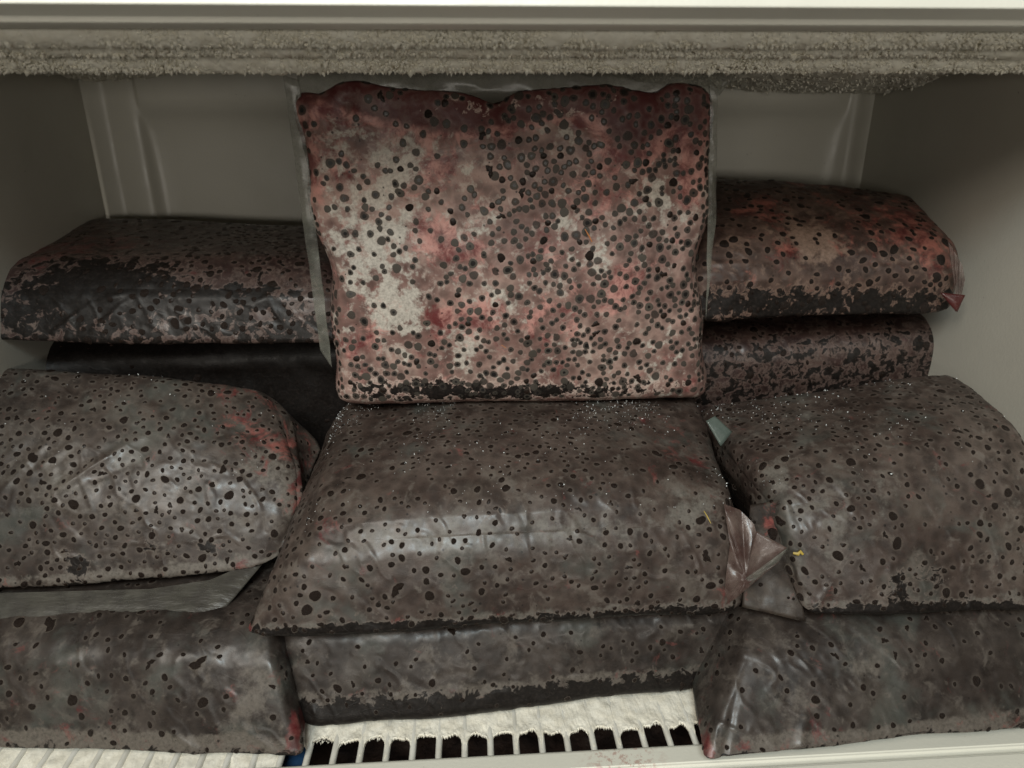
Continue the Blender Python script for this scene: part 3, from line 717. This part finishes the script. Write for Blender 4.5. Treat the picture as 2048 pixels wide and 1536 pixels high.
# left bag of the middle layer
bagC = make_bag('brown berry bag lying at the left with a pink-red right corner', M['bagC'],
    [(-.342,.356,.070), (-0.1300,0.3690,0.0710), (-.345,.400,.150), (-0.0982,0.3972,0.1120), (-.342,.460,.085), (-0.1062,0.4600,0.1104), (-.350,.462,.200), (-0.1493,0.4700,0.1729)],
    nf=100, ntp=110, nx=270, rtop=0.030, rbot=0.008, rend=0.020, bulge=(0.007, 0.009), pinch=(0,0.15), seed=3, group=GR, mat_extra=low_band(-0.98, -0.74, 0.26),
    blobs=[((-0.1135,0.3982,0.1120), (.012, .016), 'P', 1.9), ((-0.1258,0.4249,0.1300), .012, 'R', .5), ((-0.1166,0.4133,0.1150), .006, 'R', 1.2), ((-0.1300,0.4129,0.1250), .012, 'P', .5), ((-0.1432,0.4206,0.1400), .020, 'R', .55), ((-0.1471,0.4026,0.1200), .020, 'P', .6), ((-0.2547,0.4005,0.1250), .024, 'P', .5), ((-0.1153,0.3822,0.1050), (.006, .010), 'R', .7), ((-0.1591,0.3729,0.0800), .02, 'R', .25),
           ((-0.2969,0.4159,0.1400), .02, 'P', .3), ((-0.1638,0.4435,0.1600), .022, 'R', .5), ((-0.2423,0.3580,0.0800), (.10, .006), 'P', .3), ((-0.1691,0.3581,0.0800), (.05, .006), 'P', .35), ((-0.1675,0.3749,0.0900), .007, 'W', .3), ((-0.2428,0.3609,0.0850), .008, 'W', .4), ((-0.2024,0.3807,0.0950), .007, 'W', .25)],
    creases=[((-0.2765,0.3927,0.1300), (-0.2386,0.4291,0.1500), .006, .003), ((-0.2597,0.3906,0.1200), (-0.2139,0.4147,0.1450), .006, .003), ((-0.2932,0.3867,0.1200), (-0.2681,0.4109,0.1450), .006, .0025), ((-0.2418,0.3931,0.1250), (-0.2000,0.4093,0.1400), .005, -.002), ((-0.1463,0.4272,0.1800), (-0.1168,0.4120,0.1250), .005, .003), ((-0.1472,0.3786,0.1120), (-0.1146,0.3825,0.1120), .003, .001)],
    berries=dict(n=620, r=(0.00105, 0.0030), odd=0.06, gap=0.0017, ice=60, dens=lambda q, W, A: 1-0.7*sstep(0.5, 0.8, q[:, 0])))

# right bag of the middle layer
bagD = make_bag('brown berry bag lying at the right with a folded left end and golden crumb', M['bagB'],
    [(0.1838,0.3055,0.0700), (.343,.302,.068), (0.1645,0.3439,0.1320), (.343,.350,.150), (.190,.47,.075), (.343,.455,.075), (0.1545,0.4819,0.1380), (.346,.450,.176)],
    nf=110, ntp=100, nx=240, rtop=0.038, rbot=0.006, rend=0.014, bulge=(0.009, 0.012), seed=4, group=GR, mat_extra=low_band(-0.96, -0.66, 0.36),
    blobs=[((0.2065,0.3302,0.1300), (.03, .016), 'P', .55), ((0.1976,0.3206,0.1000), .02, 'P', .35), ((0.2923,0.3652,0.1450), .05, 'P', .1), ((0.2505,0.3571,0.1300), .004, 'R', 1.0), ((0.1987,0.3106,0.0800), .008, 'R', .45), ((0.1805,0.3525,0.1350), .008, 'P', .9), ((0.2579,0.3038,0.0720), (.06, .005), 'W', .25),
           ((0.2570,0.3190,0.0950), .012, 'W', .18), ((0.2388,0.3104,0.0850), .010, 'W', .3), ((0.2026,0.4047,0.1400), .02, 'W', .1)],
    creases=[((0.1869,0.3075,0.0710), (0.2033,0.3199,0.0900), .006, .003), ((0.2181,0.3138,0.0800), (0.2302,0.3259,0.1000), .005, .002), ((0.2680,0.4557,0.1550), (0.2898,0.3903,0.1580), .005, -.002), ((0.2928,0.4593,0.1550), (0.3004,0.3814,0.1580), .005, -.002), ((0.1809,0.3531,0.1340), (0.1839,0.3065,0.0720), .004, .002)],
    berries=dict(n=520, r=(0.00105, 0.0030), odd=0.06, gap=0.0020, ice=260))

# bottom row
bagH = make_bag('berry bag at the bottom left with a pale creased strip along its lower edge', M['bagL'],
    [(-.330,.311,.004), (-0.1002,0.2903,0.0040), (-.330,.346,.062), (-0.1182,0.3218,0.0580), (-.330,.47,.004), (-.13,.47,.004), (-.330,.47,.064), (-.135,.47,.064)],
    nf=110, ntp=50, nx=230, rtop=0.016, rbot=0.004, rend=0.006, bulge=(0.007, 0.004), seed=5, group=GR, mat_extra=low_band(-0.98, -0.74, 0.26, -0.66),
    blobs=[((-0.1238,0.3030,0.0350), (.02, .025), 'P', .75), ((-0.2459,0.3100,0.0120), (.04, .007), 'P', .9), ((-0.1876,0.3029,0.0120), (.05, .006), 'P', .6), ((-0.1867,0.3173,0.0500), (.05, .014), 'P', .25), ((-0.1054,0.2945,0.0100), (.004, .016), 'R', 1.3), ((-0.1116,0.3029,0.0450), (.006, .012), 'R', .7), ((-0.2364,0.3151,0.0300), .02, 'R', .25)],
    creases=[((-0.2756,0.3150,0.0150), (-0.1773,0.3046,0.0120), .0035, .0018), ((-0.1765,0.3052,0.0180), (-0.1587,0.2965,0.0060), .005, .0025), ((-0.1372,0.3043,0.0200), (-0.1139,0.2929,0.0050), .005, .002), ((-0.1137,0.3143,0.0520), (-0.1029,0.2995,0.0080), .004, .002), ((-0.2268,0.3318,0.0500), (-0.2588,0.3250,0.0400), .006, .002), ((-0.2084,0.3347,0.0500), (-0.2418,0.3263,0.0450), .006, .002)],
    berries=dict(n=260, r=(0.00115, 0.0032), odd=0.1, gap=0.0024))
bagI = make_bag('thin berry bag at the bottom centre resting on frosted wires', M['bagL'],
    [(-0.1092,0.3072,0.0030), (0.1383,0.3230,0.0030), (-.129,.338,.058), (.172,.344,.058), (-.115,.47,.004), (.140,.47,.004), (-.118,.47,.062), (.145,.47,.062)],
    nf=110, ntp=50, nx=260, rtop=0.016, rbot=0.008, rend=0.016, bulge=(0.006, 0.004), seed=6, group=GR, mat_extra=low_band(-0.72, -0.20, 0.45, -0.30),
    blobs=[((-0.0704,0.3168,0.0400), .011, 'W', .25), ((-0.0769,0.3137,0.0250), .010, 'R', .5), ((-0.0185,0.3152,0.0420), (.06, .014), 'P', .2), ((0.1206,0.3085,0.0400), .02, 'R', .3), ((0.0829,0.3144,0.0550), (.05, .008), 'P', .3)],
    creases=[((-0.0249,0.3098,0.0200), (0.0642,0.3175,0.0200), .003, .0015), ((0.1265,0.3134,0.0570), (0.1484,0.3052,0.0450), .004, .002), ((-0.1029,0.3154,0.0250), (-0.0956,0.3131,0.0080), .004, .002)],
    berries=dict(n=260, r=(0.00105, 0.0030), odd=0.12, gap=0.0016))
bagJ = make_bag('berry bag at the bottom right overlapping the front rail, folded film at its left', M['bagL'],
    [(0.1158,0.2673,0.0090), (.338,.279,.011), (0.1527,0.3137,0.0560), (.338,.318,.062), (.16,.46,.006), (.338,.46,.006), (.165,.46,.064), (.338,.46,.064)],
    nf=110, ntp=50, nx=220, rtop=0.016, rbot=0.004, rend=0.006, bulge=(0.006, 0.004), seed=7, group=GR, mat_extra=low_band(-0.98, -0.74, 0.26, -0.64),
    blobs=[((0.1701,0.2864,0.0400), (.02, .025), 'P', .6), ((0.2113,0.2918,0.0500), (.02, .012), 'P', .4), ((0.1833,0.2840,0.0200), (.008, .014), 'R', .5), ((0.2295,0.2715,0.0120), (.08, .006), 'P', .5), ((0.1252,0.2748,0.0120), (.008,.02), 'P', .8), ((0.1208,0.2737,0.0100), (.004,.012), 'R', 1.2), ((0.2950,0.2769,0.0200), .012, 'R', .4)],
    creases=[((0.1445,0.2704,0.0120), (0.3069,0.2814,0.0200), .0035, .002), ((0.1804,0.2834,0.0280), (0.1730,0.2718,0.0120), .006, .003), ((0.2045,0.2938,0.0450), (0.2153,0.2806,0.0250), .007, .0025), ((0.2639,0.2923,0.0500), (0.2824,0.2750,0.0300), .007, .002), ((0.1591,0.3153,0.0500), (0.1413,0.2911,0.0300), .004, -.004), ((0.1413,0.2911,0.0300), (0.1292,0.2699,0.0100), .004, -.004)],
    berries=dict(n=200, r=(0.00115, 0.0032), odd=0.08, gap=0.0028))

# back row
bagE = make_bag('dark red berry bag at the back left with creased film along its front', M['bagE'],
    [(-.350,.449,.203), (-.080,.449,.195), (-.350,.472,.246), (-.080,.466,.240), (-.350,.61,.199), (-.100,.61,.190), (-.318,.615,.268), (-.100,.61,.256)],
    nf=80, ntp=110, nx=230, rtop=0.030, rbot=0.006, rend=0.022, bulge=(0.004, 0.007), seed=8, group=GR, mat_extra=dark_front(0.27, -0.6, 1.0, 0.10),
    blobs=[((-0.1938,0.5000,0.2460), (.05, .02), 'P', .25), ((-0.2945,0.5000,0.2580), (.04, .02), 'R', .55), ((-0.2576,0.5300,0.2565), (.05, .02), 'R', .4), ((-0.1815,0.4800,0.2355), .015, 'R', .5), ((-0.2499,0.4700,0.2387), (.06, .018), 'W', .42), ((-0.1592,0.4600,0.2291), (.05, .008), 'W', .25), ((-0.1350,0.4900,0.2469), (.03, .025), 'W', .15),
           ((-0.2992,0.4550,0.2125), (.03, .006), 'P', .9), ((-0.1833,0.4550,0.2101), (.06, .008), 'P', .45)],
    creases=[((-0.2763,0.4520,0.2078), (-0.2535,0.4580,0.2238), .004, .004), ((-0.2535,0.4580,0.2238), (-0.2248,0.4620,0.2315), .004, .003), ((-0.2242,0.4600,0.2302), (-0.2506,0.4520,0.2082), .004, .004), ((-0.1491,0.4550,0.2198), (-0.1363,0.4600,0.2280), .004, .004), ((-0.1364,0.4600,0.2269), (-0.1302,0.4550,0.2125), .004, .003)],
    berries=dict(plain=True, n=420, r=(0.0015, 0.0032), odd=0.12, gap=0.0006, dens=lambda q, W, A: 0.3+1.4*sstep(-0.3, 0.3, q[:, 0])))
bagK = make_bag('shadowed berry bag underneath the dark red bag at the back left', M['bagE'],
    [(-.350,.482,.05), (.02,.535,.05), (-.350,.486,.185), (.02,.535,.183), (-.350,.62,.05), (.02,.62,.05), (-.350,.62,.19), (.02,.62,.185)],
    nf=40, ntp=20, nx=120, seed=9, group=GR, mat_extra=dark_front(0.5, 0.9, 1.0, 0.5), berries=dict(plain=True, n=60, r=(0.0015, 0.0032), gap=0.002))  # dark colour all over stands in for the shade under the bag above
bagF = make_bag('pinkish berry bag at the back right with a drooping red corner', M['bagF'],
    [(0.1462,0.4500,0.2047), (.338,.448,.208), (0.1442,0.4560,0.2504), (.352,.452,.248), (.165,.59,.215), (.352,.57,.212), (0.1800,0.5900,0.3041), (.350,.54,.287)],
    nf=90, ntp=100, nx=190, rtop=0.028, rbot=0.008, rend=0.016, bulge=(0.006, 0.012), seed=10, group=GR, mat_extra=dark_front(0.36, -0.7, 0.9, 0.0),
    blobs=[((0.2338,0.4800,0.2609), (.02, .016), 'P', 1.0), ((0.2449,0.4700,0.2518), (.03, .012), 'P', .8), ((0.3035,0.5000,0.2646), (.05, .02), 'R', .7), ((0.2146,0.5000,0.2764), .02, 'R', .6), ((0.3180,0.4700,0.2507), .018, 'R', .8), ((0.2591,0.5500,0.2824), .02, 'R', .5), ((0.2137,0.4650,0.2530), .012, 'R', .7), ((0.3088,0.4650,0.2447), (.02, .008), 'P', .7),
           ((0.1869,0.4600,0.2228), (.04, .014), 'W', .14), ((0.2848,0.4600,0.2211), (.05, .010), 'W', .14)],
    creases=[((0.1600,0.4600,0.2426), (0.2112,0.4590,0.2385), .004, .003), ((0.2110,0.4590,0.2403), (0.2094,0.4570,0.2051), .006, .004), ((0.2173,0.4590,0.2332), (0.2637,0.4600,0.2375), .003, .002), ((0.2502,0.5300,0.2804), (0.2218,0.4650,0.2460), .006, -.002)],
    berries=dict(plain=True, n=260, r=(0.0016, 0.0036), odd=0.1, gap=0.0004))
bagG = make_bag('dark berry bag squeezed under the pinkish bag at the back right', M['bagE'],
    [(0.1558,0.4900,0.0893), (.368,.478,.100), (0.1474,0.4850,0.1795), (.366,.480,.192), (.145,.60,.09), (.366,.60,.09), (.145,.59,.207), (.366,.585,.209)],
    nf=70, ntp=40, nx=170, rtop=0.022, rbot=0.010, rend=0.018, bulge=(0.008, 0.002), seed=11, group=GR, mat_extra=dark_front(0.10, 0.9, 1.0, 0.22),
    blobs=[((0.2479,0.4500,0.1692), (.06, .008), 'P', .4)],
    creases=[((0.1702,0.4500,0.1767), (0.1752,0.4500,0.1634), .003, .003), ((0.2137,0.4500,0.1776), (0.2189,0.4500,0.1661), .003, .003), ((0.2875,0.4500,0.1758), (0.2881,0.4500,0.1624), .003, .003), ((0.2661,0.4500,0.1706), (0.2678,0.4500,0.1610), .003, .0025)],
    berries=dict(plain=True, n=260, r=(0.0013, 0.0030), odd=0.25, gap=0.0008))

# ------------------------------------------------------------------ loose film: margins, flaps and folds
sheet('clear_margin', [(-0.1059,0.4370,0.3621), (-0.0972,0.4370,0.3594), (-0.0954,0.4390,0.1833), (-0.1023,0.4400,0.1954)], M['film_clear'], bagA, 20, 40, 0.001, 0.0015, 1)
sheet('clear_margin', [(0.1443,0.4370,0.3599), (0.1496,0.4370,0.3552), (0.1574,0.4400,0.2770), (0.1572,0.4400,0.2107)], M['film_clear'], bagA, 12, 40, 0.001, 0.0015, 2)
sheet('clear_margin', [(-0.0995,0.4400,0.3649), (0.1631,0.4400,0.3655), (0.1516,0.4380,0.3511), (-0.0975,0.4380,0.3529)], M['film_clear'], bagA, 60, 10, 0.001, 0.002, 3)
ribbon('sealed_flap', [(-.330,.358,.074), (-0.2884,0.3592,0.0720), (-0.2005,0.3586,0.0710), (-0.1658,0.3625,0.0730), (-0.1374,0.3816,0.0760)], [(-.330,.346,.062), (-0.2821,0.3444,0.0610), (-0.2546,0.3409,0.0610), (-0.2242,0.3430,0.0620), (-0.1681,0.3393,0.0620), (-0.1520,0.3484,0.0640), (-0.1355,0.3800,0.0755)], M['film_grey'], bagC, 70, 14, 0.0018, 4)
# pleated right corner of the middle bag
pleat('corner_fold', [(0.1419,0.3380,0.1286), (0.1518,0.3380,0.1243), (0.1584,0.3320,0.1183), (0.1596,0.3270,0.1115), (0.1549,0.3230,0.1030)], (0.1515,0.3180,0.0911), M['film_pink'], bagB, 1.2, 0.0016, 6)
pleat('corner_fold', [(0.1414,0.3370,0.1292), (0.1436,0.3270,0.1081), (0.1408,0.3210,0.0922), (0.1401,0.3180,0.0723)], (0.1512,0.3170,0.0922), M['film_pink'], bagB, 1.5, 0.0014, 7)
sheet('corner_fold', [(0.1563,0.3240,0.1188), (0.1716,0.3160,0.1123), (0.1529,0.3160,0.0918), (0.1509,0.3180,0.0911)], M['film_pink'], bagB, 16, 16, 0.0015, 0.0008, 8)
sheet('corner_fold', [(0.1719,0.3155,0.1126), (0.1684,0.3155,0.1042), (0.1531,0.3155,0.0888), (0.1507,0.3165,0.0926)], M['film_clear'], bagB, 14, 8, 0.0008, 0.0006, 9)
pleat('corner_fold', [(0.1401,0.3180,0.0723), (0.1456,0.3160,0.0792), (0.1534,0.3160,0.0877), (0.1686,0.3158,0.1040)], (0.1507,0.3170,0.0919), M['film_pink'], bagB, 2, 0.001, 12)
# folded left end of the right bag
sheet('folded_end', [(0.1639,0.3520,0.1189), (0.1778,0.3450,0.1258), (0.1871,0.3110,0.0650), (0.1533,0.3220,0.0685)], M['bagD_end'], bagD, 24, 30, -0.002, 0.0015, 11)
fe = [c for c in bagD.children if c.name.startswith('folded_end')][0]
sheet_stain(fe, (0.1774,0.3480,0.1087), 0.009); sheet_berries(fe, 12, 8, bagD)
sheet('tape_tab', [(0.1494,0.4000,0.1538), (0.1558,0.4020,0.1563), (0.1659,0.3960,0.1473), (0.1580,0.3920,0.1390)], M['film_teal'], bagD, 8, 8, 0.0005, 0.0004, 12)
# drooping corner of the pinkish bag
pleat('corner_fold', [(0.3196,0.4460,0.2613), (0.3295,0.4400,0.2454), (0.3337,0.4400,0.2351)], (0.3322,0.4380,0.2141), M['film_pink'], bagF, 2, 0.001, 13)
sheet('corner_fold', [(0.3187,0.4410,0.2265), (0.3346,0.4380,0.2252), (0.3313,0.4370,0.2136), (0.3301,0.4370,0.2140)], M['film_red'], bagF, 8, 8, 0.001, 0.001, 14)
# bits of stalk in and on the film
strand('stalk', [(0.0700,0.4245,0.2744), (0.0726,0.4243,0.2702), (0.0747,0.4245,0.2664)], 0.0005, M['stem'], bagA)
strand('stalk', [(0.0178,0.4255,0.2006), (0.0207,0.4254,0.1985)], 0.0004, M['stem'], bagA)
strand('stalk', [(0.1276,0.3305,0.1290), (0.1282,0.3268,0.1280), (0.1297,0.3237,0.1250)], 0.00035, M['straw'], bagB)
tag(strand('crumb', [(0.1797,0.3235,0.1035), (0.1821,0.3224,0.1035), (0.1835,0.3233,0.1045), (0.1851,0.3224,0.1030)], 0.0012, M['straw'], None), 'small golden yellow crumb stuck on the folded end of the right bag', 'crumb')

# what shows through the open wires
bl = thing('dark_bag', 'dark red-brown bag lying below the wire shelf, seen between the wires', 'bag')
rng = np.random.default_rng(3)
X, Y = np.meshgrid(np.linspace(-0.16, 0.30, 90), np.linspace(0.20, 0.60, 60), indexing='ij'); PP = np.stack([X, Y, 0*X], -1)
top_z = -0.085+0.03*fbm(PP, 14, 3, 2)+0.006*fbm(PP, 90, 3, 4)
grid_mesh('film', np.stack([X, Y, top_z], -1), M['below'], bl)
tag(sheet('blue_film', [(-0.20, 0.285, -0.012), (-0.104, 0.287, -0.012), (-0.104, 0.33, -0.02), (-0.20, 0.33, -0.02)], M['blue'], None, 12, 12, 0.003, 0.004, 20), 'corner of blue plastic film under the wires at the lower left', 'plastic bag')

# put every thing's Empty at its own base, its parts staying where they are
for t in [o for o in S.objects if o.type == 'EMPTY' and o.children]:
    body = [c for c in t.children if c.type == 'MESH' and c.name.split('.')[0] in ('film', 'front_rail', 'rim')]
    co = np.empty(len(body[0].data.vertices)*3, np.float32); body[0].data.vertices.foreach_get('co', co); co = co.reshape(-1, 3)
    lo, hi = co.min(0), co.max(0); base = Vector(((lo[0]+hi[0])/2, (lo[1]+hi[1])/2, lo[2]))
    t.location = base
    for c in t.children: c.matrix_parent_inverse = Matrix.Translation(-base)
